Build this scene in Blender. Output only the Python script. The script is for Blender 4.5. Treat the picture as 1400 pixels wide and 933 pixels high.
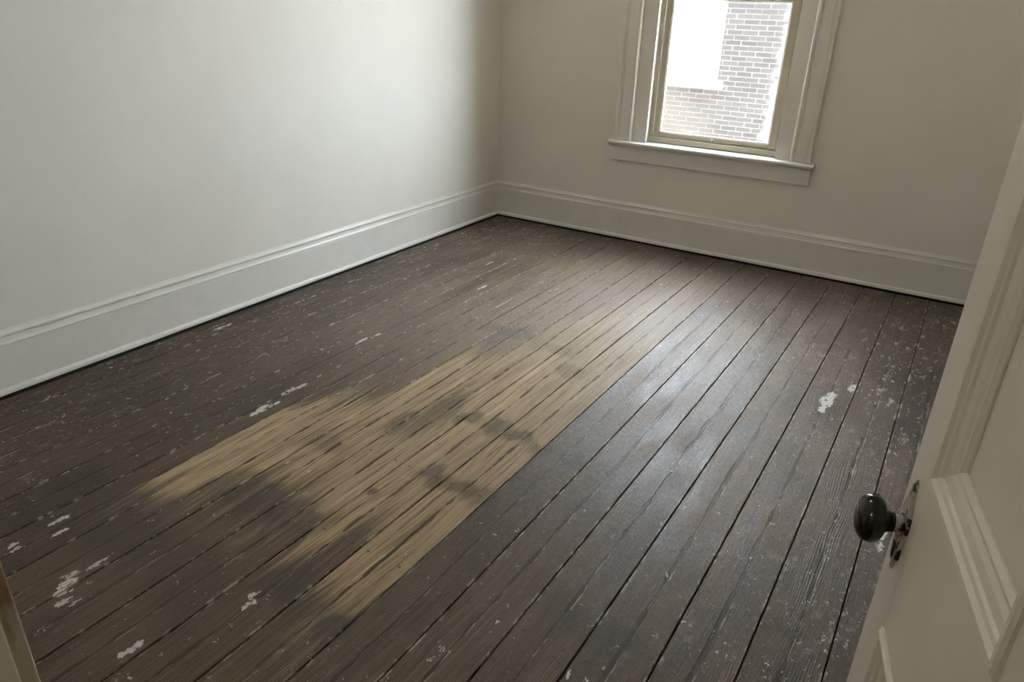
import bpy, bmesh, math, random
from mathutils import Vector, Matrix

random.seed(7)
scene = bpy.context.scene
for o in list(bpy.data.objects):
    bpy.data.objects.remove(o)
COL = scene.collection

# ------------------------------------------------------------------ camera
CAM = Vector((2.9797, -4.6154, 1.44))
YAW, PITCH, ROLL = 0.5452, -0.4296, 0.0354
d = Vector((-math.sin(YAW) * math.cos(PITCH), math.cos(YAW) * math.cos(PITCH), math.sin(PITCH)))
r = d.cross(Vector((0, 0, 1))).normalized()
u = r.cross(d)
r2 = math.cos(ROLL) * r + math.sin(ROLL) * u
u2 = -math.sin(ROLL) * r + math.cos(ROLL) * u
cam_data = bpy.data.cameras.new('camera')
cam = bpy.data.objects.new('camera', cam_data)
COL.objects.link(cam)
M3 = Matrix((r2, u2, -d)).transposed()
cam.matrix_world = Matrix.Translation(CAM) @ M3.to_4x4()
cam_data.sensor_width = 36.0
cam_data.lens = 992.2 * 36.0 / 1400.0
cam_data.clip_start = 0.02
scene.camera = cam

# ------------------------------------------------------------------ sky, exposure
SKY = 31.5
world = bpy.data.worlds.new('overcast_sky')
scene.world = world
world.use_nodes = True
bg = world.node_tree.nodes['Background']
bg.inputs['Color'].default_value = (0.89, 0.95, 1.035, 1)
bg.inputs['Strength'].default_value = SKY
sun_data = bpy.data.lights.new('sun', 'SUN')
sun_data.energy = 150.0
sun_data.angle = 0.02
sun_data.color = (1.0, 0.93, 0.82)
sun = bpy.data.objects.new('sun', sun_data)
COL.objects.link(sun)
sun.location = (12, -1, 12)
sun.rotation_euler = Vector((-1.0, 0.02, -0.95)).to_track_quat('-Z', 'Y').to_euler()
scene.view_settings.view_transform = 'Standard'
scene.view_settings.look = 'None'
scene.view_settings.exposure = 0.0
scene.view_settings.gamma = 1.0
scene.view_settings.use_curve_mapping = False


# ------------------------------------------------------------------ node helpers
class NT:
    """small expression helper around one material node tree"""
    def __init__(self, name):
        self.mat = bpy.data.materials.new(name)
        self.mat.use_nodes = True
        self.t = self.mat.node_tree
        self.bsdf = self.t.nodes['Principled BSDF']

    def new(self, typ, **kw):
        n = self.t.nodes.new(typ)
        for k, v in kw.items():
            setattr(n, k, v)
        return n

    def put(self, sock, v):
        if isinstance(v, bpy.types.NodeSocket):
            self.t.links.new(v, sock)
        elif v is not None:
            sock.default_value = v

    def m(self, op, a, b=None, c=None, clamp=False):
        n = self.new('ShaderNodeMath', operation=op, use_clamp=clamp)
        self.put(n.inputs[0], a); self.put(n.inputs[1], b); self.put(n.inputs[2], c)
        return n.outputs[0]

    def add(self, a, b): return self.m('ADD', a, b)
    def sub(self, a, b): return self.m('SUBTRACT', a, b)
    def mul(self, a, b): return self.m('MULTIPLY', a, b)
    def mx(self, a, b): return self.m('MAXIMUM', a, b)
    def mn(self, a, b): return self.m('MINIMUM', a, b)
    def inv(self, a): return self.m('SUBTRACT', 1.0, a)

    def ss(self, v, lo, hi, a=0.0, b=1.0):
        n = self.new('ShaderNodeMapRange', interpolation_type='SMOOTHSTEP')
        self.put(n.inputs[0], v); self.put(n.inputs[1], lo); self.put(n.inputs[2], hi)
        self.put(n.inputs[3], a); self.put(n.inputs[4], b)
        return n.outputs[0]

    def xyz(self, x, y, z=0.0):
        n = self.new('ShaderNodeCombineXYZ')
        self.put(n.inputs[0], x); self.put(n.inputs[1], y); self.put(n.inputs[2], z)
        return n.outputs[0]

    def noise(self, vec, scale=1.0, detail=2.0, rough=0.5, color=False, distortion=0.0):
        n = self.new('ShaderNodeTexNoise')
        self.put(n.inputs['Vector'], vec)
        n.inputs['Scale'].default_value = scale
        n.inputs['Detail'].default_value = detail
        n.inputs['Roughness'].default_value = rough
        n.inputs['Distortion'].default_value = distortion
        return n.outputs['Color' if color else 'Fac']

    def mix(self, f, a, b, blend='MIX'):
        n = self.new('ShaderNodeMix', data_type='RGBA', blend_type=blend)
        self.put(n.inputs[0], f)
        for s, v in ((n.inputs[6], a), (n.inputs[7], b)):
            if isinstance(v, tuple) and len(v) == 3:
                v = v + (1,)
            self.put(s, v)
        return n.outputs[2]

    def vm(self, op, a, b=None, c=None):
        n = self.new('ShaderNodeVectorMath', operation=op)
        self.put(n.inputs[0], a); self.put(n.inputs[1], b)
        if c is not None:
            self.put(n.inputs[2], c)
        return n.outputs['Value' if op in ('LENGTH', 'DOT_PRODUCT', 'DISTANCE') else 'Vector']

    def pos(self):
        if not hasattr(self, '_g'):
            self._g = self.new('ShaderNodeNewGeometry')
            s = self.new('ShaderNodeSeparateXYZ')
            self.t.links.new(self._g.outputs['Position'], s.inputs[0])
            self._p = (self._g.outputs['Position'], s.outputs[0], s.outputs[1], s.outputs[2])
        return self._p

    def bump(self, h, strength=0.3, dist=0.002):
        n = self.new('ShaderNodeBump')
        n.inputs['Strength'].default_value = strength
        n.inputs['Distance'].default_value = dist
        self.put(n.inputs['Height'], h)
        self.t.links.new(n.outputs[0], self.bsdf.inputs['Normal'])

    def out(self, color=None, rough=None, metallic=None, spec=None):
        if isinstance(color, tuple) and len(color) == 3:
            color = color + (1,)
        self.put(self.bsdf.inputs['Base Color'], color)
        self.put(self.bsdf.inputs['Roughness'], rough)
        self.put(self.bsdf.inputs['Metallic'], metallic)
        self.put(self.bsdf.inputs['Specular IOR Level'], spec)
        return self.mat


def paint_material(name, col, rough, var=0.03, bump=0.08, scale=3.0, grime=None):
    n = NT(name)
    p = n.pos()[0]
    a = n.noise(p, scale, 4, 0.55)
    dark = tuple(c * (1 - 2.2 * var) for c in col)
    c = n.mix(n.ss(a, 0.3, 0.7), dark, col)
    if grime:
        g = n.noise(p, 14.0, 5, 0.6)
        c = n.mix(n.mul(n.ss(g, 0.6, 0.72), 0.45), c, grime)
    b = n.noise(p, 60.0, 3, 0.6)
    b2 = n.noise(p, 7.0, 2, 0.5)
    n.bump(n.add(n.mul(b, 0.25), b2), bump, 0.004)
    return n.out(c, rough)


# ------------------------------------------------------------------ floor board material
BW = 0.17583            # board pitch
NB = 20
RIGHT_X = BW * NB       # right wall
FRONT_Y = -4.472        # room face of the door wall
CEIL = 2.75


def floor_material(kb):
    n = NT('worn_painted_floorboard_%d' % kb)
    P, x, y, z = n.pos()
    b = n.m('DIVIDE', x, BW)
    uu = n.sub(b, float(kb))
    rnd = random.Random(kb * 17 + 3).random()
    off = rnd * 37.0
    # wobble used to ragged the outlines of every stain and splat
    wob = n.vm('SUBTRACT', n.noise(n.xyz(n.mul(x, 14.0), n.mul(y, 6.0), off), 1.0, 2, 0.6, color=True), (0.5, 0.5, 0.5))
    Pw = n.vm('MULTIPLY_ADD', wob, (0.07, 0.16, 0.0), P)
    wobf = n.vm('SUBTRACT', n.noise(n.xyz(n.mul(x, 55.0), n.mul(y, 38.0), off), 1.0, 2, 0.6, color=True), (0.5, 0.5, 0.5))
    Pf = n.vm('MULTIPLY_ADD', wobf, (0.045, 0.075, 0.0), P)

    wobs = n.vm('SUBTRACT', n.noise(n.xyz(n.mul(x, 75.0), n.mul(y, 48.0), off), 1.0, 2, 0.65, color=True), (0.5, 0.5, 0.5))
    Ps = n.vm('MULTIPLY_ADD', wobs, (0.035, 0.075, 0.0), P)

    # --- grain
    swirl = n.noise(n.xyz(n.mul(x, 5.0), n.mul(y, 1.1), off), 1.0, 2, 0.5)
    gl = n.noise(n.xyz(n.add(n.mul(x, 150.0), n.mul(swirl, 16.0)), n.mul(y, 3.0), off), 1.0, 3, 0.6)
    gw = n.noise(n.xyz(n.add(n.mul(x, 42.0), n.mul(swirl, 9.0)), n.mul(y, 1.1), off), 1.0, 3, 0.55)
    rings = n.m('SINE', n.mul(n.add(uu, n.mul(swirl, 0.55)), 190.0))
    rings = n.m('MULTIPLY_ADD', rings, 0.5, 0.5)
    line = n.ss(n.add(n.mul(gl, 0.75), n.mul(rings, 0.25)), 0.42, 0.62)       # 1 on soft wood, 0 in a dark line
    fine = n.noise(n.xyz(n.mul(x, 60.0), n.mul(y, 40.0), off), 1.0, 3, 0.65)
    big = n.noise(P, 1.5, 2, 0.6)
    med = n.noise(n.xyz(n.mul(x, 9.0), n.mul(y, 3.2), off), 1.0, 4, 0.62)

    # --- the wandering figure along the middle of every board
    mw = n.noise(n.xyz(n.mul(y, 2.2), off, 3.0), 1.0, 4, 0.6)
    ms = n.add(n.sub(uu, 0.5), n.mul(n.sub(mw, 0.5), 0.16))
    md = n.m('ABSOLUTE', ms)
    ml = n.noise(n.xyz(n.mul(y, 8.0), off, n.mul(x, 12.0)), 1.0, 3, 0.6)
    width = n.ss(ml, 0.42, 0.58, 0.005, 0.040)
    mid = n.inv(n.ss(md, n.mul(width, 0.7), n.add(width, 0.006)))
    md2 = n.m('ABSOLUTE', n.sub(n.m('ABSOLUTE', n.add(n.sub(uu, 0.5), n.mul(n.sub(n.noise(n.xyz(n.mul(y, 1.7), off, 9.0), 1.0, 3, 0.6), 0.5), 0.22))), 0.27))
    w2 = n.ss(n.noise(n.xyz(n.mul(y, 4.0), off, n.mul(x, 9.0)), 1.0, 3, 0.6), 0.46, 0.66, 0.0, 0.020)
    mid2 = n.inv(n.ss(md2, n.mul(w2, 0.6), n.add(w2, 0.004)))
    lit_ridge = n.mul(n.inv(n.ss(md, n.add(width, 0.010), n.add(width, 0.035))), n.mul(n.inv(mid), n.m('GREATER_THAN', ms, 0.0)))  # pale rim on one side only, painted as its lit edge

    # --- bare wood: near and far limits on each half of this board
    def limits(vals):
        cur = [(0.0, 0.0, 0.0), (0.0, 0.0, 0.0)]
        for q in (0, 1):
            for key, v in vals:
                if key <= kb * 2 + q:
                    cur[q] = v
        half = n.m('GREATER_THAN', n.add(uu, n.mul(n.sub(mw, 0.5), 0.16)), 0.5)
        lo = [-cur[0][0] / 5.0, -cur[0][1] / 5.0, cur[0][2]]
        hi = [-cur[1][0] / 5.0, -cur[1][1] / 5.0, cur[1][2]]
        if max(lo[2], hi[2]) == 0.0:
            return None
        return [n.m('MULTIPLY_ADD', half, h - l, l) for l, h in zip(lo, hi)]

    ey = n.m('DIVIDE', n.add(y, n.add(n.mul(n.sub(gw, 0.5), 0.9), n.mul(n.sub(med, 0.5), 0.45))), -5.0)

    def interval(vals, soft):
        lim = limits(vals)
        if lim is None:
            return 0.0
        near, far, st = lim
        f = n.mul(n.ss(n.sub(near, ey), -soft, soft), n.ss(n.sub(ey, far), -soft, soft))
        return n.mul(f, st)

    # keys count half boards from the left wall
    bright = interval([
        (9, (-3.55, -3.05, 0.0)), (11, (-3.66, -2.90, 0.95)), (12, (-3.62, -2.78, 0.9)), (13, (-3.42, -2.70, 0.85)),
        (14, (-3.36, -2.2, 0.85)), (15, (-3.34, -2.0, 0.8)), (16, (-3.42, -1.6, 0.75)), (17, (-3.40, -1.35, 0.85)),
        (18, (-3.52, -1.15, 0.95)), (19, (-3.30, -1.05, 0.85)), (20, (-3.62, -1.35, 0.80)), (21, (-3.66, -1.5, 0.78)),
        (22, (-3.3, -3.0, 0.0))], 0.028)
    if not isinstance(bright, float):
        bright = n.mul(bright, n.ss(n.add(y, n.mul(n.sub(big, 0.5), 1.2)), -2.3, -1.0, 1.0, 0.42))      # the rubbing thins out towards the window
    worn = interval([
        (4, (-2.2, -0.7, 0.2)), (6, (-2.4, -0.6, 0.4)), (8, (-2.6, -0.6, 0.5)), (10, (-3.9, -0.6, 0.6)), (12, (-4.1, -0.6, 0.75)),
        (14, (-4.2, -0.5, 0.8)), (16, (-4.2, -0.5, 0.85)), (18, (-4.3, -0.5, 0.85)), (20, (-4.4, -0.5, 0.95)),
        (22, (-4.4, -3.25, 0.65)), (24, (-4.4, -3.1, 0.75)), (26, (-4.4, -2.9, 0.45)), (28, (-4.4, -1.0, 0.25)), (34, (0, 0, 0.0))], 0.07)

    def blobs(lst, vec, soft=0.45, shrink=1.0):
        acc = 0.0
        for (bx, by, rx, ry, st) in lst:
            reach = rx * (1 + soft) + 0.05
            if bx + reach < kb * BW or bx - reach > (kb + 1) * BW:
                continue
            rx, ry = rx * shrink, ry * shrink
            ix, iy = 1.0 / rx, 1.0 / ry
            v = n.vm('MULTIPLY_ADD', vec, (ix, iy, 0.0), (-bx * ix, -by * iy, 0.0))
            f = n.ss(n.vm('LENGTH', v), 1.0 - soft, 1.0 + soft, st, 0.0)
            acc = f if isinstance(acc, float) else n.mx(acc, f)
        return acc

    # dark stains, mostly in rows over the joists
    stain = blobs([
        (1.47, -2.66, 0.05, 0.20, 0.85), (1.41, -2.80, 0.05, 0.09, 0.85), (1.592, -2.63, 0.05, 0.05, 0.9), (1.722, -2.62, 0.06, 0.06, 0.85),
        (1.82, -2.64, 0.06, 0.05, 0.9), (1.93, -2.65, 0.05, 0.05, 0.8), (2.06, -2.65, 0.06, 0.04, 0.8),
        (1.72, -3.01, 0.07, 0.05, 0.9), (1.83, -3.01, 0.06, 0.045, 0.9), (1.92, -3.01, 0.05, 0.05, 0.6),
        (1.25, -3.43, 0.11, 0.10, 0.85), (1.37, -3.42, 0.12, 0.09, 0.95), (1.50, -3.41, 0.11, 0.09, 0.95), (1.28, -3.06, 0.08, 0.07, 0.6),
        (1.61, -3.205, 0.018, 0.02, 0.9), (1.67, -3.63, 0.07, 0.07, 0.8), (1.77, -3.665, 0.09, 0.06, 0.85), (1.905, -3.68, 0.045, 0.045, 0.95),
        (1.15, -3.76, 0.18, 0.10, 0.85), (0.92, -3.72, 0.22, 0.16, 0.7), (1.45, -3.75, 0.15, 0.12, 0.5),
        (0.80, -2.95, 0.10, 0.16, 0.6), (0.96, -2.86, 0.05, 0.09, 0.7), (0.62, -3.1, 0.3, 0.3, 0.35),
        (2.90, -1.21, 0.10, 0.16, 0.8), (3.02, -1.17, 0.12, 0.2, 0.75), (2.83, -1.02, 0.07, 0.12, 0.5), (3.16, -1.5, 0.2, 0.5, 0.5),
        (2.38, -3.29, 0.10, 0.06, 0.6), (2.51, -3.30, 0.09, 0.06, 0.65), (2.82, -3.04, 0.05, 0.05, 0.6), (2.89, -3.06, 0.03, 0.03, 0.8),
        (2.42, -2.85, 0.06, 0.25, 0.45), (1.30, -1.85, 0.15, 0.06, 0.4), (1.72, -2.05, 0.06, 0.06, 0.6), (1.55, -1.9, 0.10, 0.05, 0.4)], Pw)
    # worn stretch in front of the window, painted paler for the light on it
    lit_wear = blobs([(0.85, -1.55, 0.50, 0.95, 0.55), (0.45, -0.75, 0.45, 0.50, 0.45), (1.25, -1.45, 0.55, 0.95, 0.9), (1.75, -1.55, 0.60, 0.95, 0.9), (2.25, -1.50, 0.50, 0.95, 0.85), (2.55, -2.20, 0.45, 0.85, 0.65), (2.1, -2.2, 0.4, 0.7, 0.6)], Pw, 0.75)
    if isinstance(lit_wear, float):
        lit_wear = n.m('ADD', 0.0, 0.0)
    nails = 0.0
    if 8 <= kb <= 16:
        nails = blobs([(kb * BW + 0.03 + 0.115 * q, jy, 0.005, 0.005, 0.7) for jy in (-2.645, -3.01, -3.41) for q in (0, 1)], P, 0.3)

    # white paint: splats where they fell, then scattered specks
    splats = blobs([
        (2.728, -1.66, 0.035, 0.085, 1), (2.737, -1.60, 0.026, 0.05, 1), (2.725, -1.745, 0.020, 0.05, 1), (2.797, -1.475, 0.020, 0.055, 1),
        (3.041, -2.47, 0.012, 0.045, 1), (3.040, -2.535, 0.012, 0.028, 1), (3.06, -2.38, 0.012, 0.03, 1),
        (0.907, -3.065, 0.016, 0.05, 1), (0.894, -3.02, 0.018, 0.045, 1), (0.911, -2.98, 0.010, 0.04, 1), (0.875, -2.875, 0.016, 0.05, .9), (0.883, -2.815, 0.014, 0.05, .9),
        (1.654, -3.712, 0.013, 0.022, 1), (1.676, -3.722, 0.012, 0.017, 1), (1.668, -3.748, 0.007, 0.02, 1),
        (0.936, -3.956, 0.012, 0.022, 1), (0.961, -3.968, 0.008, 0.03, .9), (1.211, -3.952, 0.016, 0.035, 1), (1.234, -3.98, 0.017, 0.03, 1),
        (1.268, -3.994, 0.015, 0.025, 1), (1.297, -3.983, 0.008, 0.03, .9), (1.19, -3.93, 0.012, 0.03, .9), (1.205, -3.864, 0.010, 0.05, .9), (1.556, -3.981, 0.014, 0.035, 1), (1.551, -4.01, 0.011, 0.02, 1),
        (0.777, -2.34, 0.012, 0.06, 1), (0.79, -2.26, 0.01, 0.05, 1), (0.133, -2.611, 0.014, 0.07, 1), (0.827, -1.407, 0.012, 0.07, 1), (0.62, -1.03, 0.012, 0.06, 1),
        (0.934, -3.827, 0.012, 0.04, 1), (0.99, -3.85, 0.010, 0.03, 1)], Ps, 0.12, 0.72)

    splats = n.mul(splats, n.ss(n.noise(n.xyz(n.mul(x, 70.0), n.mul(y, 40.0), off), 1.0, 3, 0.6), 0.35, 0.44))

    def specks(scale, thr, rad, stretch=1.0):
        v = n.new('ShaderNodeTexVoronoi', feature='F1')
        n.put(v.inputs['Vector'], n.vm('MULTIPLY', Pf, (1.0, stretch, 1.0)))
        v.inputs['Scale'].default_value = scale
        s = n.new('ShaderNodeSeparateColor')
        n.put(s.inputs[0], v.outputs['Color'])
        keep = n.m('GREATER_THAN', n.add(s.outputs[0], 0.0), thr)
        size = n.mul(n.add(n.mul(s.outputs[1], 0.85), 0.15), rad)
        return n.mul(keep, n.m('LESS_THAN', v.outputs['Distance'], size))

    # specks are thick at the walls and on the traffic-free right side, thin on the bare wood
    dens = n.mx(n.ss(x, 0.95, 0.0), n.mul(n.ss(x, 2.35, 3.1), 1.0))
    dens = n.mx(dens, n.ss(n.add(x, n.mul(y, -0.35)), 1.3, 0.4))
    dens = n.mul(n.add(dens, 0.22), n.ss(n.noise(P, 3.3, 4, 0.65), 0.34, 0.66, 0.15, 1.25))
    dens = n.mul(dens, n.inv(n.mul(bright, 0.85)))
    sp = n.mx(specks(62.0, n.m('MULTIPLY_ADD', dens, -0.20, 1.0), 0.30, 0.75), specks(120.0, n.m('MULTIPLY_ADD', dens, -0.34, 1.0), 0.34, 0.8))
    sp = n.mx(sp, specks(30.0, n.m('MULTIPLY_ADD', dens, -0.07, 1.0), 0.24, 0.6))
    smear_n = n.noise(n.xyz(n.mul(x, 26.0), n.mul(y, 11.0), off), 1.0, 3, 0.7)
    smear = n.mul(n.ss(smear_n, 0.56, 0.74), n.mul(n.mul(dens, n.ss(y, -3.2, -0.6, 0.8, 2.2)), 0.42))
    edge_d = n.m('ABSOLUTE', n.sub(uu, 0.5))
    edge = n.mul(n.ss(edge_d, 0.44, 0.475), n.ss(n.noise(n.xyz(n.mul(y, 16.0), off, n.mul(x, 10.0)), 1.0, 2, 0.7), 0.52, 0.66))
    lit_ridge_flecks = n.mul(lit_ridge, n.ss(n.noise(n.xyz(n.mul(y, 13.0), off, n.mul(x, 25.0)), 1.0, 2, 0.7), 0.5, 0.66))
    paint = n.mx(n.mx(sp, splats), smear)

    # --- colours of the layers
    varnish = n.mix(n.ss(big, 0.35, 0.65), (0.040, 0.026, 0.018), (0.078, 0.052, 0.036))
    varnish = n.mix(n.mul(n.ss(med, 0.4, 0.7), 0.6), varnish, (0.122, 0.082, 0.056))
    varnish = n.mix(n.mul(n.ss(fine, 0.5, 0.72), 0.45), varnish, (0.17, 0.130, 0.098))
    fleck = n.noise(n.xyz(n.mul(x, 150.0), n.mul(y, 70.0), off), 1.0, 3, 0.7)
    varnish = n.mix(n.mul(n.ss(fleck, 0.56, 0.68), 0.55), varnish, (0.20, 0.158, 0.122))
    varnish = n.mix(n.mul(n.ss(fleck, 0.42, 0.34), 0.7), varnish, (0.022, 0.014, 0.010))
    varnish = n.mix(n.mul(n.inv(line), 0.45), varnish, (0.030, 0.020, 0.014))
    varnish = n.mix(max(0.0, rnd - 0.3) * 0.30, varnish, (0.14, 0.10, 0.075))
    wood = n.mix(gw, (0.70, 0.545, 0.36), (0.52, 0.39, 0.24))
    wood = n.mix(n.mul(n.inv(line), 0.70), wood, (0.15, 0.097, 0.052))
    halfw = n.mix(n.mul(line, 0.55), (0.072, 0.047, 0.026), (0.28, 0.195, 0.108))
    c = n.mix(n.mul(worn, n.ss(n.add(med, n.mul(line, 0.15)), 0.30, 0.58)), varnish, halfw)
    c = n.mix(n.mul(n.mul(lit_wear, 0.62), n.ss(n.add(n.mul(med, 0.5), n.mul(fleck, 0.6)), 0.38, 0.66)), c, (0.36, 0.275, 0.205))
    c = n.mix(n.mul(bright, n.ss(n.add(n.mul(gw, 0.7), n.mul(med, 0.4)), 0.86, 0.56)), c, wood)
    c = n.mix(n.mul(n.mul(mid, 0.8), n.inv(n.mul(n.ss(y, -1.6, -0.6), 0.5))), c, (0.026, 0.016, 0.009))
    c = n.mix(n.mul(n.mul(mid2, 0.8), n.mx(bright, n.mul(worn, 0.6))), c, (0.045, 0.027, 0.014))
    c = n.mix(n.mul(lit_ridge, n.add(n.mul(bright, 0.35), 0.05)), c, (0.42, 0.34, 0.24))
    c = n.mix(n.mul(n.mul(stain, n.ss(med, 0.30, 0.55, 1.0, 0.82)), n.ss(n.add(fine, n.mul(line, 0.2)), 0.25, 0.62, 0.95, 0.7)), c, (0.030, 0.026, 0.022))
    c = n.mix(n.mx(n.mul(edge, 0.75), n.mul(lit_ridge_flecks, 0.6)), c, (0.48, 0.43, 0.36))
    c = n.mix(nails, c, (0.03, 0.028, 0.026))
    tone = n.ss(n.noise(P, 37.0, 2, 0.6), 0.35, 0.65, 0.35, 0.95)
    c = n.mix(n.mul(paint, n.mx(tone, splats)), c, (0.66, 0.64, 0.60))

    rough = n.ss(n.add(med, n.mul(fine, 0.4)), 0.4, 0.9, 0.33, 0.54)
    rough = n.add(rough, n.mul(n.mx(n.mul(bright, 0.7), paint), 0.18))
    h = n.add(n.mul(line, 0.35), n.add(n.mul(fine, 0.9), n.mul(med, 0.8)))
    h = n.add(h, n.mul(paint, 0.35))
    h = n.add(h, n.mul(fleck, 0.55))
    h = n.sub(h, n.mul(mid, 0.55))
    h = n.add(h, n.mul(lit_ridge, 0.25))
    n.bump(h, 0.7, 0.0024)
    return n.out(c, rough, spec=n.m('MULTIPLY_ADD', lit_wear, 0.16, n.ss(bright, 0.0, 0.8, 0.36, 0.2) if not isinstance(bright, float) else 0.36))


MAT = {}
FLOOR_MATS = [floor_material(k) for k in range(NB)]
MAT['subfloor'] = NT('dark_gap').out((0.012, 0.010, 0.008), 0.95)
MAT['wall'] = paint_material('off_white_wall_paint', (0.81, 0.78, 0.715), 0.62, 0.02, 0.03, 2.2)
MAT['ceiling'] = paint_material('ceiling_paint', (0.86, 0.84, 0.79), 0.8, 0.02, 0.05, 2.0)
MAT['trim'] = paint_material('white_trim_paint', (0.80, 0.78, 0.725), 0.30, 0.02, 0.04, 9.0)
MAT['door'] = paint_material('cream_door_paint', (0.76, 0.725, 0.655), 0.42, 0.03, 0.06, 8.0)
MAT['sash'] = paint_material('beige_sash_paint', (0.44, 0.39, 0.29), 0.45, 0.04, 0.08, 9.0)
MAT['black'] = NT('black_glazed_knob').out((0.006, 0.005, 0.005), 0.10)
MAT['dark_metal'] = NT('dark_iron').out((0.03, 0.027, 0.024), 0.4, 0.6)
MAT['bright_metal'] = NT('bright_latch_metal').out((0.75, 0.74, 0.70), 0.3, 1.0)
MAT['concrete'] = paint_material('pale_concrete', (0.34, 0.33, 0.31), 0.9, 0.08, 0.3, 4.0)
MAT['stone'] = paint_material('white_painted_stone', (0.72, 0.71, 0.69), 0.8, 0.03, 0.2, 8.0)
MAT['blind'] = paint_material('white_window_shade', (0.80, 0.80, 0.79), 0.8, 0.01, 0.03, 5.0)
MAT['mortar'] = paint_material('pale_mortar', (0.115, 0.112, 0.109), 0.95, 0.08, 0.4, 20.0)
MAT['hall'] = paint_material('hall_wall_paint', (0.62, 0.58, 0.50), 0.7, 0.03, 0.08, 2.0)
MAT['hall_floor'] = paint_material('hall_floor_varnish', (0.12, 0.08, 0.05), 0.5, 0.1, 0.2, 6.0)


def plate_material():
    n = NT('chipped_white_over_iron')
    P = n.pos()[0]
    a = n.noise(P, 55.0, 3, 0.6)
    c = n.mix(n.ss(a, 0.52, 0.56), (0.40, 0.38, 0.33), (0.012, 0.011, 0.010))
    n.bump(a, 0.4, 0.002)
    return n.out(c, 0.35)


def worn_casing_material():
    n = NT('worn_casing_paint')
    P, x, y, z = n.pos()
    a = n.noise(n.xyz(n.mul(x, 60.0), n.mul(y, 60.0), n.mul(z, 14.0)), 1.0, 4, 0.6)
    f = n.ss(n.add(z, n.mul(n.sub(a, 0.5), 0.22)), 0.985, 1.06)
    wood = n.mix(n.ss(a, 0.35, 0.65), (0.16, 0.095, 0.05), (0.30, 0.20, 0.11))
    c = n.mix(n.mul(f, n.ss(a, 0.25, 0.42)), (0.56, 0.52, 0.43), wood)
    n.bump(a, 0.4, 0.003)
    return n.out(c, 0.5)


def glass_material():
    n = NT('window_glass')
    t = n.t
    tr = n.new('ShaderNodeBsdfTransparent')
    tr.inputs[0].default_value = (0.95, 0.97, 0.97, 1)
    gl = n.new('ShaderNodeBsdfGlossy')
    gl.inputs['Roughness'].default_value = 0.02
    fr = n.new('ShaderNodeFresnel')
    fr.inputs[0].default_value = 1.45
    mx = n.new('ShaderNodeMixShader')
    geo = n.new('ShaderNodeNewGeometry')      # both faces of the pane are air to glass in effect: reflect once
    t.links.new(n.mul(fr.outputs[0], n.inv(geo.outputs['Backfacing'])), mx.inputs[0])
    t.links.new(tr.outputs[0], mx.inputs[1])
    t.links.new(gl.outputs[0], mx.inputs[2])
    t.links.new(mx.outputs[0], t.nodes['Material Output'].inputs[0])
    t.nodes.remove(n.bsdf)
    return n.mat


def brick_material():
    n = NT('weathered_brick')
    P, x, y, z = n.pos()
    oi = n.new('ShaderNodeObjectInfo')
    g = n._g
    rv = n.m('FRACT', n.add(oi.outputs['Random'], g.outputs['Random Per Island']))
    c = n.mix(rv, (0.023, 0.0195, 0.0195), (0.036, 0.031, 0.030))
    a = n.noise(P, 22.0, 4, 0.6)
    c = n.mix(n.mul(n.ss(a, 0.5, 0.7), 0.5), c, (0.043, 0.039, 0.037))
    # creamier low on the left, and a paler ragged band on the right
    big = n.noise(P, 2.6, 4, 0.6)
    warm = n.mul(n.ss(n.add(x, n.add(n.mul(z, 0.9), n.mul(n.sub(big, 0.5), 0.8))), -0.05, -0.75), 0.6)
    c = n.mix(warm, c, (0.066, 0.057, 0.045))
    white = n.ss(n.add(n.add(x, n.mul(z, -0.05)), n.mul(n.sub(n.noise(P, 9.0, 3, 0.6), 0.5), 0.45)), 0.40, 0.52)
    c = n.mix(n.mul(white, 0.85), c, (0.085, 0.083, 0.080))
    n.bump(a, 0.5, 0.006)
    return n.out(c, 0.9)


MAT['plate'] = plate_material()
MAT['worn_casing'] = worn_casing_material()
MAT['glass'] = glass_material()
MAT['brick'] = brick_material()


# ------------------------------------------------------------------ mesh helpers
def link(name, me, mat, parent=None, kind=None, label=None, cat=None, group=None, loc=None):
    o = bpy.data.objects.new(name, me)
    COL.objects.link(o)
    if mat is not None and me is not None and not me.materials:
        me.materials.append(mat)
    if parent is not None:
        o.parent = parent
    if loc is not None:
        o.location = loc
    for k, v in (('kind', kind), ('label', label), ('category', cat), ('group', group)):
        if v:
            o[k] = v
    return o


def empty(name, loc=(0, 0, 0), rotz=0.0, **kw):
    o = link(name, None, None, loc=loc, **kw)
    o.rotation_euler = (0, 0, rotz)
    o.empty_display_size = 0.1
    return o


def to_mesh(name, bm, smooth=False):
    bmesh.ops.recalc_face_normals(bm, faces=bm.faces)
    me = bpy.data.meshes.new(name)
    bm.to_mesh(me)
    bm.free()
    if smooth:
        for p in me.polygons:
            p.use_smooth = True
    return me


def add_box(bm, lo, hi, bevel=0.0, seg=1):
    x0, y0, z0 = lo
    x1, y1, z1 = hi
    vs = [bm.verts.new(v) for v in ((x0, y0, z0), (x1, y0, z0), (x1, y1, z0), (x0, y1, z0), (x0, y0, z1), (x1, y0, z1), (x1, y1, z1), (x0, y1, z1))]
    fs = [bm.faces.new([vs[i] for i in f]) for f in ((0, 3, 2, 1), (4, 5, 6, 7), (0, 1, 5, 4), (1, 2, 6, 5), (2, 3, 7, 6), (3, 0, 4, 7))]
    if bevel:
        es = list({e for f in fs for e in f.edges})
        bmesh.ops.bevel(bm, geom=es, offset=bevel, segments=seg, affect='EDGES', profile=0.5)


def boxes(name, lst, mat, parent=None, bevel=0.0, seg=1, **kw):
    bm = bmesh.new()
    for lo, hi in lst:
        add_box(bm, lo, hi, bevel, seg)
    return link(name, to_mesh(name, bm), mat, parent, **kw)


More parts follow.
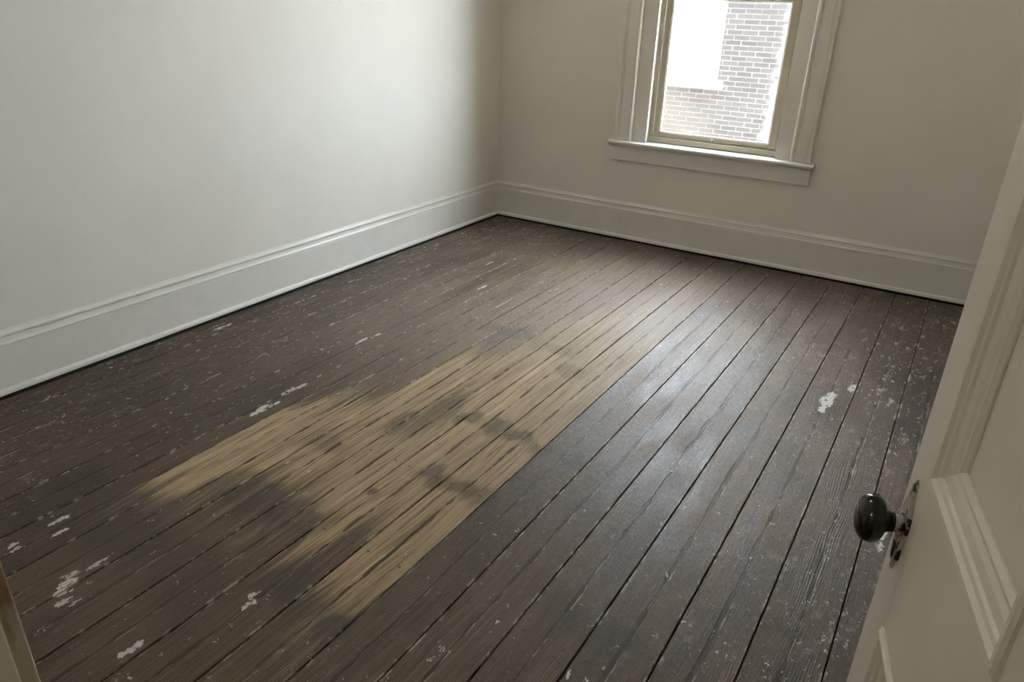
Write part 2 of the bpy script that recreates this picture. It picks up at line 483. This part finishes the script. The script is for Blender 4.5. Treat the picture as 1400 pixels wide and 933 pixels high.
def extrude_profile(name, prof, frame, length, mat, parent=None, cut0=0.0, cut1=0.0, **kw):
    """prof: closed list of (a, b); frame(a, b, t) -> xyz; ends mitred by cut * a"""
    bm = bmesh.new()
    A = [bm.verts.new(frame(a, b, cut0 * a)) for a, b in prof]
    B = [bm.verts.new(frame(a, b, length - cut1 * a)) for a, b in prof]
    m = len(prof)
    for i in range(m):
        j = (i + 1) % m
        bm.faces.new((A[i], A[j], B[j], B[i]))
    bm.faces.new(A)
    bm.faces.new(B[::-1])
    return link(name, to_mesh(name, bm), mat, parent, **kw)


def arc(cx, cy, rad, a0, a1, k):
    return [(cx + rad * math.cos(math.radians(a0 + (a1 - a0) * i / k)), cy + rad * math.sin(math.radians(a0 + (a1 - a0) * i / k))) for i in range(k + 1)]


def lathe(name, prof, mat, parent=None, seg=32, axis='Y', squash=1.0, **kw):
    """prof: list of (distance along axis, radius)"""
    bm = bmesh.new()
    rings = []
    for t, rad in prof:
        ring = []
        for i in range(seg):
            a = 2 * math.pi * i / seg
            ring.append(bm.verts.new((rad * math.cos(a), t, rad * math.sin(a) * squash)))
        rings.append(ring)
    for a, b in zip(rings, rings[1:]):
        for i in range(seg):
            bm.faces.new((a[i], a[(i + 1) % seg], b[(i + 1) % seg], b[i]))
    bm.faces.new(rings[0])
    bm.faces.new(rings[-1][::-1])
    return link(name, to_mesh(name, bm, True), mat, parent, **kw)


# ------------------------------------------------------------------ floor
floor = boxes('floor', [((0, FRONT_Y, -0.08), (RIGHT_X, 0.0, -0.022))], MAT['subfloor'], kind='structure',
              label='wide worn floorboards, dark varnish rubbed to bare wood')
GAP = 0.0042
bm = bmesh.new()
add_box(bm, (GAP / 2, FRONT_Y + 0.0305, -0.0215), (BW - GAP / 2, -0.042, 0.0), 0.0016)
board_me = to_mesh('floor_board', bm)
board_me.materials.append(FLOOR_MATS[0])
bm = bmesh.new()
add_box(bm, (0.042, FRONT_Y + 0.0305, -0.0215), (BW - GAP / 2, -0.042, 0.0), 0.0016)      # scribed short of the left baseboard
edge_me = to_mesh('floor_board', bm)
edge_me.materials.append(FLOOR_MATS[0])
bm = bmesh.new()
add_box(bm, (GAP / 2, FRONT_Y + 0.0305, -0.0215), (BW - 0.036, -0.042, 0.0), 0.0016)
last_me = to_mesh('floor_board', bm)
last_me.materials.append(FLOOR_MATS[0])
for k in range(NB):
    b = link('floor_board', board_me if 0 < k < NB - 1 else (edge_me if k == 0 else last_me), None, floor, loc=(k * BW + random.uniform(-0.0005, 0.0005), 0, random.uniform(-0.0007, 0.0004)))
    b.material_slots[0].link = 'OBJECT'
    b.material_slots[0].material = FLOOR_MATS[k]

# ------------------------------------------------------------------ walls and ceiling
WT = 0.18      # thickness of the outside wall
WX0, WX1, WZ0, WZ1 = 1.150, 1.985, 0.655, 2.36      # window opening in the wall
boxes('wall_left', [((-0.2, -4.9, -0.3), (0.0, WT, CEIL))], MAT['wall'], kind='structure', label='off-white plaster wall lit by the window')
boxes('wall_back', [((0.0, 0.0, -0.3), (WX0, WT, CEIL)), ((WX1, 0.0, -0.3), (RIGHT_X, WT, CEIL)),
                    ((WX0, 0.0, -0.3), (WX1, WT, WZ0)), ((WX0, 0.0, WZ1), (WX1, WT, CEIL))], MAT['wall'], kind='structure',
      label='off-white plaster wall holding the sash window')
boxes('wall_right', [((RIGHT_X, -4.9, -0.3), (RIGHT_X + 0.2, WT, CEIL))], MAT['wall'], kind='structure', label='plaster wall behind the open door')
OX0, OX1, OZ = 2.440, 3.270, 2.10      # rough door opening
HALL_Y = FRONT_Y - 0.14
boxes('wall_front', [((0.0, HALL_Y, -0.3), (OX0, FRONT_Y, CEIL)), ((OX1, HALL_Y, -0.3), (RIGHT_X, FRONT_Y, CEIL)),
                     ((OX0, HALL_Y, OZ), (OX1, FRONT_Y, CEIL))], MAT['wall'], kind='structure', label='plaster wall with the doorway')
boxes('ceiling', [((-0.2, -4.9, CEIL), (RIGHT_X + 0.2, WT, CEIL + 0.2))], MAT['ceiling'], kind='structure', label='flat white ceiling')
# the hall the camera stands at the edge of
boxes('floor_hall', [((1.4, -6.2, -0.10), (4.4, HALL_Y + 0.14, -0.0222)), ((1.4, -6.2, -0.0222), (4.4, FRONT_Y - 0.0005, -0.001))], MAT['hall_floor'], kind='structure', label='dark hall floor')
boxes('wall_hall', [((1.2, -6.4, -0.3), (1.4, HALL_Y, CEIL)), ((4.4, -6.4, -0.3), (4.6, HALL_Y, CEIL)), ((1.4, -6.4, -0.3), (4.4, -6.2, CEIL)),
                    ((RIGHT_X + 0.2, -4.9, -0.3), (4.6, HALL_Y, CEIL))], MAT['hall'], kind='structure', label='plain hall walls')
boxes('ceiling_hall', [((1.2, -6.4, CEIL), (4.6, -4.9, CEIL + 0.2)), ((RIGHT_X + 0.2, -4.9, CEIL), (4.6, HALL_Y, CEIL + 0.2))], MAT['ceiling'], kind='structure', label='hall ceiling')

# fill light added out of view: flush globe on the bedroom ceiling
rl = empty('room_fill_lamp', (1.75, -2.95, CEIL), label='added unseen opal globe lamp fixed under the bedroom ceiling', cat='fill_lamp')
rm = NT('fill_opal_globe')
rm.bsdf.inputs['Emission Color'].default_value = (1.0, 0.89, 0.74, 1)
rm.bsdf.inputs['Emission Strength'].default_value = 10.0
bm = bmesh.new()
bmesh.ops.create_uvsphere(bm, u_segments=28, v_segments=16, radius=0.15)
link('fill_lamp_globe', to_mesh('fill_lamp_globe', bm, True), rm.out((0.9, 0.88, 0.84), 0.4), rl, loc=(0, 0, -0.17))
bm = bmesh.new()
bmesh.ops.create_cone(bm, cap_ends=True, segments=28, radius1=0.10, radius2=0.09, depth=0.035, matrix=Matrix.Translation((0, 0, -0.018)))
link('fill_lamp_rose', to_mesh('fill_lamp_rose', bm), MAT['trim'], rl)
# unseen pendant globe added in the hall to brighten the open door
fill_lamp = empty('hall_fill_lamp', (1.95, -5.55, CEIL), label='added unseen white globe lamp hanging from the hall ceiling', cat='fill_lamp')
bm = bmesh.new()
bmesh.ops.create_uvsphere(bm, u_segments=24, v_segments=14, radius=0.11)
gm = NT('fill_globe')
gm.bsdf.inputs['Emission Color'].default_value = (1.0, 0.88, 0.72, 1)
gm.bsdf.inputs['Emission Strength'].default_value = 27.0
link('fill_lamp_globe', to_mesh('fill_lamp_globe', bm, True), gm.out((0.9, 0.88, 0.84), 0.4), fill_lamp, loc=(0, 0, -0.30))
bm = bmesh.new()
bmesh.ops.create_cone(bm, cap_ends=True, segments=16, radius1=0.008, radius2=0.008, depth=0.20, matrix=Matrix.Translation((0, 0, -0.10)))
bmesh.ops.create_cone(bm, cap_ends=True, segments=24, radius1=0.055, radius2=0.045, depth=0.02, matrix=Matrix.Translation((0, 0, -0.0105)))
link('fill_lamp_stem', to_mesh('fill_lamp_stem', bm), MAT['dark_metal'], fill_lamp)

# ------------------------------------------------------------------ baseboards
LIFT = 0.010
BODY = [(0, LIFT), (0.020, LIFT), (0.020, 0.1955), (0.0185, 0.1975), (0, 0.1975)]
CAPP = [(0, 0.1985), (0.0205, 0.1985), (0.0225, 0.2015), (0.0225, 0.206), (0.0205, 0.209), (0.0175, 0.213), (0.0155, 0.220), (0.0145, 0.2275),
        (0.0125, 0.2285), (0.0125, 0.2315), (0.0165, 0.234), (0.0180, 0.238), (0.0175, 0.2425), (0.0150, 0.246), (0.0105, 0.249), (0.0085, 0.2535), (0.0075, 0.2575), (0, 0.2575)]
SHOE = [(0.0195, LIFT), (0.034, LIFT)] + arc(0.021, LIFT + 0.008, 0.0135, 10, 90, 5) + [(0.0195, LIFT + 0.0215)]


def baseboard(side, frame, length, label, c0=1.0, c1=1.0):
    root = extrude_profile('baseboard_' + side, BODY, frame, length, MAT['trim'], cut0=c0, cut1=c1, kind='structure', label=label)
    extrude_profile('cap_moulding', CAPP, frame, length, MAT['trim'], root, cut0=c0, cut1=c1)
    extrude_profile('shoe_moulding', SHOE, frame, length, MAT['trim'], root, cut0=c0, cut1=c1)
    # dark strip added as the shade in the gap over the floor
    extrude_profile('gap_shade_strip', [(0, -0.021), (0.030, -0.021), (0.030, LIFT - 0.0003), (0, LIFT - 0.0003)], frame, length, MAT['subfloor'], root, cut0=c0, cut1=c1)


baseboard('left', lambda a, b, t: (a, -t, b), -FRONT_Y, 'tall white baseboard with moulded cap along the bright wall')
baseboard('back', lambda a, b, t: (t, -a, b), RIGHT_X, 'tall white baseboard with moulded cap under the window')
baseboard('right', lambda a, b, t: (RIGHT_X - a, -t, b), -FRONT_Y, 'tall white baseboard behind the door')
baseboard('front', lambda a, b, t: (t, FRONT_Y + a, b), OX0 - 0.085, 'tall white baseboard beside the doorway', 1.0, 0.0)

# ------------------------------------------------------------------ window
CX = 1.5665
win = empty('window_1', (CX, 0, 0.54), kind='structure', label='white cased sash window with beige sashes and brick wall outside')
wparent = {'parent': win}


def wlink(o):
    o.matrix_parent_inverse = Matrix.Translation(-Vector((CX, 0, 0.54)))
    return o


STOOL_Z = 0.668
HEAD_Z = 2.345
# casing leg profile: a = distance in from the outer edge, b = how far it stands into the room (negative = recessed)
CASE = [(0, 0), (0, 0.030), (0.004, 0.034), (0.014, 0.034), (0.018, 0.030), (0.020, 0.026), (0.024, 0.028), (0.028, 0.026), (0.032, 0.021),
        (0.092, 0.021), (0.095, 0.029), (0.100, 0.034), (0.107, 0.035), (0.113, 0.032), (0.117, 0.026), (0.118, 0.018), (0.118, -0.020), (0.080, -0.020), (0.080, 0)]
INNER = [(0.1185, -0.10), (0.1185, -0.016), (0.184, -0.016), (0.187, -0.011), (0.193, -0.008), (0.200, -0.008), (0.206, -0.011), (0.209, -0.016), (0.209, -0.030), (0.2135, -0.030), (0.2135, -0.10)]
OUT0, OUT1 = 0.938, 2.195
for side in (-1, 1):
    if side < 0:
        fr = lambda a, b, t: (OUT0 + a, -b, STOOL_Z + t)
    else:
        fr = lambda a, b, t: (OUT1 - a, -b, STOOL_Z + t)
    wlink(extrude_profile('casing', CASE, fr, HEAD_Z - STOOL_Z, MAT['trim'], win))
    wlink(extrude_profile('jamb', INNER, fr, HEAD_Z - STOOL_Z, MAT['trim'], win))
wlink(extrude_profile('head_casing', CASE, lambda a, b, t: (OUT0 + t, -b, HEAD_Z + 0.118 - a), OUT1 - OUT0, MAT['trim'], win))
wlink(boxes('head_jamb', [((OUT0 + 0.1185, 0.016, HEAD_Z - 0.03), (OUT1 - 0.1185, 0.10, HEAD_Z))], MAT['trim'], win))
# stool with bullnose front, deep enough to reach the sash
stool_prof = [(0.10, 0.640), (-0.020, 0.640)] + arc(-0.041, 0.6535, 0.0135, -90, -270, 6) + [(0.10, 0.667)]
bm = bmesh.new()
# inner part between the jambs and outer nosing with horns
nose = [(-0.0005, 0.642), (-0.050, 0.642)] + arc(-0.050, 0.6545, 0.0125, -90, -270, 6) + [(-0.0005, 0.667)]
for (prof, xa, xb) in ((nose, OUT0 - 0.030, OUT1 + 0.030), ([(0.118, 0.642), (0.0, 0.642), (0.0, 0.667), (0.118, 0.672)], OUT0 + 0.1185 + 0.0935, OUT1 - 0.1185 - 0.0935)):
    A = [bm.verts.new((xa, yy, zz)) for yy, zz in prof]
    B = [bm.verts.new((xb, yy, zz)) for yy, zz in prof]
    for i in range(len(prof)):
        j = (i + 1) % len(prof)
        bm.faces.new((A[i], A[j], B[j], B[i]))
    bm.faces.new(A)
    bm.faces.new(B[::-1])
wlink(link('stool', to_mesh('stool', bm), MAT['trim'], win))
apron = [(0.0, 0.536), (-0.020, 0.536), (-0.022, 0.540), (-0.022, 0.628), (-0.030, 0.634), (-0.030, 0.6415), (0.0, 0.6415)]
wlink(extrude_profile('apron', apron, lambda a, b, t: (OUT0 - 0.012 + t, a, b), OUT1 - OUT0 + 0.024, MAT['trim'], win))

GX0, GX1 = 1.1525, 1.9805


def sash(name, y0, y1, z0, z1, st, br, tr, parent):
    e = wlink(link(name, None, None, parent))
    def w(o):
        o.matrix_parent_inverse = Matrix.Identity(4)
        o.location = -Vector((0, 0, 0))
        return o
    m = MAT['sash']
    xa, xb = GX0 + 0.026, GX1 - 0.014
    for nm, lo, hi in (('stile', (xa, y0, z0), (xa + st, y1, z1)), ('stile', (xb - st, y0, z0), (xb, y1, z1)),
                       ('bottom_rail', (xa + st, y0, z0), (xb - st, y1, z0 + br)), ('top_rail', (xa + st, y0, z1 - tr), (xb - st, y1, z1))):
        bm = bmesh.new()
        add_box(bm, lo, hi, 0.002)
        link(nm, to_mesh(nm, bm), m, e)
    ym = (y0 + y1) / 2
    # thin pale glazing bead around the pane
    gx0, gx1, gz0, gz1 = xa + st, xb - st, z0 + br, z1 - tr
    bd = 0.006
    bm = bmesh.new()
    for lo, hi in (((gx0, ym - 0.008, gz0), (gx0 + bd, ym + 0.008, gz1)), ((gx1 - bd, ym - 0.008, gz0), (gx1, ym + 0.008, gz1)),
                   ((gx0 + bd, ym - 0.008, gz0), (gx1 - bd, ym + 0.008, gz0 + bd)), ((gx0 + bd, ym - 0.008, gz1 - bd), (gx1 - bd, ym + 0.008, gz1))):
        add_box(bm, lo, hi)
    link('glazing_bead', to_mesh('glazing_bead', bm), MAT['trim'], e)
    bm = bmesh.new()
    add_box(bm, (gx0 + bd, ym - 0.002, gz0 + bd), (gx1 - bd, ym + 0.002, gz1 - bd))
    link('pane', to_mesh('pane', bm), MAT['glass'], e)
    return e


low = sash('lower_sash', 0.046, 0.074, 0.708, 1.567, 0.042, 0.030, 0.040, win)
up = sash('upper_sash', 0.078, 0.098, 1.527, 2.314, 0.042, 0.040, 0.045, win)
# lift rail under the lower sash and side channels
wlink(boxes('sill_rail', [((GX0 + 0.0005, 0.034, 0.670), (GX1 - 0.0005, 0.090, 0.7065))], MAT['sash'], win, 0.003))
for xa, xb, ga, gb in ((GX0, GX0 + 0.0205, GX0 + 0.0205, GX0 + 0.0255), (GX1 - 0.0095, GX1, GX1 - 0.0135, GX1 - 0.0095)):
    wlink(boxes('side_channel', [((xa, 0.040, 0.7070), (xb, 0.099, 2.314)), ((ga, 0.076, 0.7070), (gb, 0.099, 2.314))], MAT['sash'], win))
# small bright latch on the bottom rail
bm = bmesh.new()
add_box(bm, (1.571, 0.036, 0.7085), (1.585, 0.0455, 0.714), 0.001)
add_box(bm, (1.5745, 0.033, 0.713), (1.5815, 0.0455, 0.730), 0.002, 2)
wlink(link('sash_latch', to_mesh('sash_latch', bm), MAT['bright_metal'], win, label='small bright latch'))
# exterior sill
wlink(boxes('outer_sill', [((WX0 + 0.001, 0.1185, 0.6555), (WX1 - 0.001, WT + 0.05, 0.672))], MAT['stone'], win))

# ------------------------------------------------------------------ doorway
frame = empty('trim_1', ((OX0 + OX1) / 2, FRONT_Y, 0), kind='structure', label='painted door frame with paint worn to brown wood at the edge')
finv = Matrix.Translation(-Vector(((OX0 + OX1) / 2, FRONT_Y, 0)))


def fl(o):
    o.matrix_parent_inverse = finv
    return o


JX0, JX1 = 2.470, 3.240
fl(boxes('jamb', [((OX0, HALL_Y, 0), (JX0, FRONT_Y, OZ - 0.03))], MAT['trim'], frame, 0.002))
fl(boxes('jamb', [((JX1, HALL_Y, 0), (OX1, FRONT_Y, OZ - 0.03))], MAT['trim'], frame, 0.002))
fl(boxes('head_jamb', [((OX0, HALL_Y, OZ - 0.03), (OX1, FRONT_Y, OZ))], MAT['trim'], frame, 0.002))
fl(boxes('door_stop', [((JX0, FRONT_Y - 0.085, 0), (JX0 + 0.012, FRONT_Y - 0.045, OZ - 0.03))], MAT['trim'], frame, 0.002))
CPROF = [(0, 0), (0, 0.011), (0.003, 0.013), (0.012, 0.013), (0.016, 0.010), (0.085, 0.014), (0.092, 0.022), (0.110, 0.022), (0.110, 0)]
fl(extrude_profile('casing', CPROF, lambda a, b, t: (JX0 - 0.0035 - a, FRONT_Y + b, t), OZ + 0.08, MAT['worn_casing'], frame, label='casing worn to brown wood'))
fl(extrude_profile('casing', CPROF, lambda a, b, t: (JX1 + 0.006 + a, FRONT_Y + b, t), OZ + 0.08, MAT['trim'], frame))
fl(extrude_profile('head_casing', CPROF, lambda a, b, t: (JX0 - 0.12 + t, FRONT_Y + b, OZ - 0.02 + a), JX1 - JX0 + 0.24, MAT['trim'], frame))

# ------------------------------------------------------------------ door, standing open into the room
DW, DT, DZ0, DZ1 = 0.760, 0.036, 0.012, 2.055
EX, EY = 0.229, -0.9734
LEAD = Vector((3.0140, -3.7430, 0))
door = empty('door_1', (LEAD.x + EX * DW, LEAD.y + EY * DW, 0), math.atan2(EY, EX), kind='structure',
             label='cream panelled door standing open with black knob')
ST, PW, MU = 0.077, 0.273, 0.060
LR0, LR1 = 0.780, 0.990          # lock rail
BR1, TR0 = 0.245, 1.915


def X(s): return s - DW


def dpart(name, s0, s1, z0, z1, y0=0.0, y1=DT, bevel=0.0002):
    return boxes(name, [((X(s0), y0, z0), (X(s1), y1, z1))], MAT['door'], door, bevel)


dpart('stile', 0, ST, DZ0, DZ1)
dpart('stile', DW - ST, DW, DZ0, DZ1)
dpart('bottom_rail', ST, DW - ST, DZ0, BR1)
dpart('lock_rail', ST, DW - ST, LR0, LR1)
dpart('top_rail', ST, DW - ST, TR0, DZ1)
dpart('mullion', ST + PW, ST + PW + MU, BR1, LR0)
dpart('mullion', ST + PW, ST + PW + MU, LR1, TR0)
MPROF = [(0.0, -0.003), (0.004, -0.0055), (0.010, -0.0050), (0.014, -0.001), (0.018, 0.0005), (0.020, 0.0035), (0.030, 0.0055), (0.036, 0.0085), (0.040, 0.0085), (0.044, 0.013)]


def mould(s0, s1, z0, z1):
    bm = bmesh.new()
    loops = []
    for a, yy in MPROF + [(0.044, 0.0155), (0.0, 0.0155)]:
        loops.append([bm.verts.new((X(s), yy, zz)) for s, zz in ((s0 + a, z0 + a), (s1 - a, z0 + a), (s1 - a, z1 - a), (s0 + a, z1 - a))])
    m = len(loops)
    for i in range(m):
        A, B = loops[i], loops[(i + 1) % m]
        for k in range(4):
            bm.faces.new((A[k], A[(k + 1) % 4], B[(k + 1) % 4], B[k]))
    link('panel_moulding', to_mesh('panel_moulding', bm), MAT['door'], door)


for s0 in (ST, ST + PW + MU):
    for z0, z1 in ((BR1, LR0), (LR1, TR0)):
        boxes('panel', [((X(s0), 0.0158, z0), (X(s0 + PW), 0.0255, z1))], MAT['door'], door)
        mould(s0, s0 + PW, z0, z1)

# lockset
KS, KZ = 0.037, 0.903
plate_pts = []
HL = 0.063
half = [(0.000, HL), (0.0035, HL - 0.004), (0.006, HL - 0.014), (0.011, HL - 0.024), (0.017, HL - 0.036), (0.0195, 0.016), (0.0205, 0.0),
        (0.0195, -0.014), (0.0150, -0.026), (0.0165, -0.034), (0.0150, -0.042), (0.0075, -0.052), (0.004, -0.059), (0.000, -HL - 0.002)]
outline = half + [(-a, b) for a, b in half[-2:0:-1]]
bm = bmesh.new()
lay = []
for yy, sc in ((-0.0002, 1.0), (-0.0026, 1.0), (-0.0042, 0.86)):
    lay.append([bm.verts.new((X(KS) + a * sc, yy, KZ + bb * (0.5 + sc * 0.5 if sc < 1 else 1))) for a, bb in outline])
k = len(outline)
for A, B in zip(lay, lay[1:]):
    for i in range(k):
        bm.faces.new((A[i], A[(i + 1) % k], B[(i + 1) % k], B[i]))
bm.faces.new(lay[0])
bm.faces.new(lay[-1][::-1])
plate = link('backplate', to_mesh('backplate', bm), MAT['plate'], door, label='pointed backplate with chipped white paint over black iron')
# keyhole cover
bm = bmesh.new()
add_box(bm, (X(KS) - 0.0045, -0.0062, KZ - 0.046), (X(KS) + 0.0045, -0.0043, KZ - 0.026), 0.0015, 2)
link('keyhole', to_mesh('keyhole', bm), MAT['dark_metal'], plate)
kp = [(-0.0240, 0.0085), (-0.0260, 0.0125), (-0.0330, 0.0135), (-0.0375, 0.0165), (-0.0400, 0.0220), (-0.0440, 0.0272), (-0.0500, 0.0303), (-0.0570, 0.0310),
      (-0.0640, 0.0296), (-0.0700, 0.0262), (-0.0745, 0.0212), (-0.0772, 0.0150), (-0.0785, 0.0080), (-0.0788, 0.0010)]
kp = [(0.0075 + t * 0.80, rr * 0.95) for t, rr in kp]
knob = lathe('door_knob', kp, MAT['black'], door, 40, label='black oval knob')
knob.location = (X(KS), 0, KZ)
lathe('shank', [(-0.0044, 0.0150), (-0.0075, 0.0155), (-0.0095, 0.0125), (-0.0105, 0.0105), (-0.0115, 0.0105), (-0.0125, 0.0100), (-0.0130, 0.0090)], MAT['plate'], knob, 28)
# hinges on the hidden edge
for hz in (0.28, 1.80):
    bm = bmesh.new()
    bmesh.ops.create_cone(bm, cap_ends=True, segments=14, radius1=0.0065, radius2=0.0065, depth=0.09, matrix=Matrix.Translation((X(DW) + 0.004, DT + 0.004, hz)))
    add_box(bm, (X(DW) - 0.03, DT, hz - 0.044), (X(DW) + 0.002, DT + 0.002, hz + 0.044))
    link('hinge', to_mesh('hinge', bm), MAT['dark_metal'], door)

# ------------------------------------------------------------------ outside: the brick building across the yard
BY = 6.0
NX0, NX1, NZ0, NZ1 = -1.24, -0.265, 0.560, 2.25       # its window opening
BX0, BX1, BZ0, BZ1 = -7.0, 2.6, -0.62, 3.5
CO, BL = 0.0655, 0.212
wall_n = boxes('wall_neighbour', [((BX0, BY + 0.004, BZ0), (NX0, BY + 0.25, BZ1)), ((NX1, BY + 0.004, BZ0), (BX1, BY + 0.25, BZ1)),
                                  ((NX0, BY + 0.004, BZ0), (NX1, BY + 0.25, NZ0)), ((NX0, BY + 0.004, NZ1), (NX1, BY + 0.25, BZ1))], MAT['mortar'],
               kind='structure', label='weathered brick wall of the house outside the window')
bricks = []
row = 0
zz = BZ0
while zz + CO <= BZ1:
    off = (row % 2) * BL / 2
    xx = BX0 - off
    while xx < BX1:
        a, b = max(xx, BX0), min(xx + BL - 0.0135, BX1)
        segs = [(a, b)]
        if zz + CO > NZ0 - 0.045 and zz < NZ1:
            w0, w1 = (NX0 - 0.09, NX1 + 0.09) if zz < NZ0 + 0.02 else (NX0, NX1)
            segs = [(a, min(b, w0)), (max(a, w1), b)]
        for s0, s1 in segs:
            if s1 - s0 > 0.03:
                bricks.append((s0, s1, zz + 0.005))
        xx += BL
    zz += CO
    row += 1
bricks.sort(key=lambda q: ((q[0] + q[1]) / 2 + 0.2) ** 2 + (q[2] - 0.75) ** 2)
cache = {}
for s0, s1, z0 in bricks[:300]:
    key = round(s1 - s0, 3)
    if key not in cache:
        bm = bmesh.new()
        add_box(bm, (-key / 2, 0, 0), (key / 2, 0.0125, CO - 0.0125), 0.0)
        cache[key] = to_mesh('brick', bm)
        cache[key].materials.append(MAT['brick'])
    link('brick', cache[key], None, wall_n, loc=((s0 + s1) / 2 + random.uniform(-0.004, 0.004), BY + random.uniform(-0.002, 0.002), z0 + random.uniform(-0.0015, 0.0015)))
bm = bmesh.new()
for s0, s1, z0 in bricks[300:]:
    add_box(bm, (s0, BY, z0), (s1, BY + 0.0125, z0 + CO - 0.0125))
link('brickwork', to_mesh('brickwork', bm), MAT['brick'], wall_n, kind='stuff')

nw = empty('window_2', ((NX0 + NX1) / 2, BY, NZ0), kind='structure', label='white shaded window in the brick house outside')
ninv = Matrix.Translation(-Vector(((NX0 + NX1) / 2, BY, NZ0)))
for nm, lst, mt in (
        ('frame', [((NX0, BY + 0.02, NZ0), (NX0 + 0.05, BY + 0.10, NZ1)), ((NX1 - 0.05, BY + 0.02, NZ0), (NX1, BY + 0.10, NZ1)),
                   ((NX0 + 0.05, BY + 0.02, NZ0), (NX1 - 0.05, BY + 0.10, NZ0 + 0.06)), ((NX0 + 0.05, BY + 0.02, NZ1 - 0.05), (NX1 - 0.05, BY + 0.10, NZ1)),
                   ((NX0 + 0.05, BY + 0.03, 1.38), (NX1 - 0.05, BY + 0.09, 1.43))], 'stone'),
        ('window_shade', [((NX0 + 0.05, BY + 0.075, NZ0 + 0.06), (NX1 - 0.05, BY + 0.085, 1.38)), ((NX0 + 0.05, BY + 0.075, 1.43), (NX1 - 0.05, BY + 0.085, NZ1 - 0.05))], 'blind'),
        ('window_sill', [((NX0 - 0.085, BY - 0.05, NZ0 - 0.045), (NX1 + 0.085, BY + 0.05, NZ0 - 0.0005))], 'stone'),
        ('room_back', [((NX0, BY + 0.101, NZ0), (NX1, BY + 0.24, NZ1))], 'subfloor')):
    o = boxes(nm, lst, MAT[mt], nw)
    o.matrix_parent_inverse = ninv
boxes('wall_upper_blocker', [((-7.0, 0.0, CEIL + 0.2), (4.6, WT, 9.0)), ((-7.0, 0.0, -0.62), (-0.2, WT, CEIL + 0.2)), ((RIGHT_X + 0.2, 0.0, -0.62), (4.6, WT, CEIL + 0.2)), ((-0.2, 0.0, -0.62), (RIGHT_X + 0.2, WT, -0.3))], MAT['mortar'],
      kind='structure', label='outside face of the house, raised above the room to block sky light')  # unseen upper storey added to keep sky light off the brick
boxes('ground', [((-14, WT + 0.001, -0.9), (16, 16, -0.62))], MAT['concrete'], kind='structure', label='pale concrete yard outside')
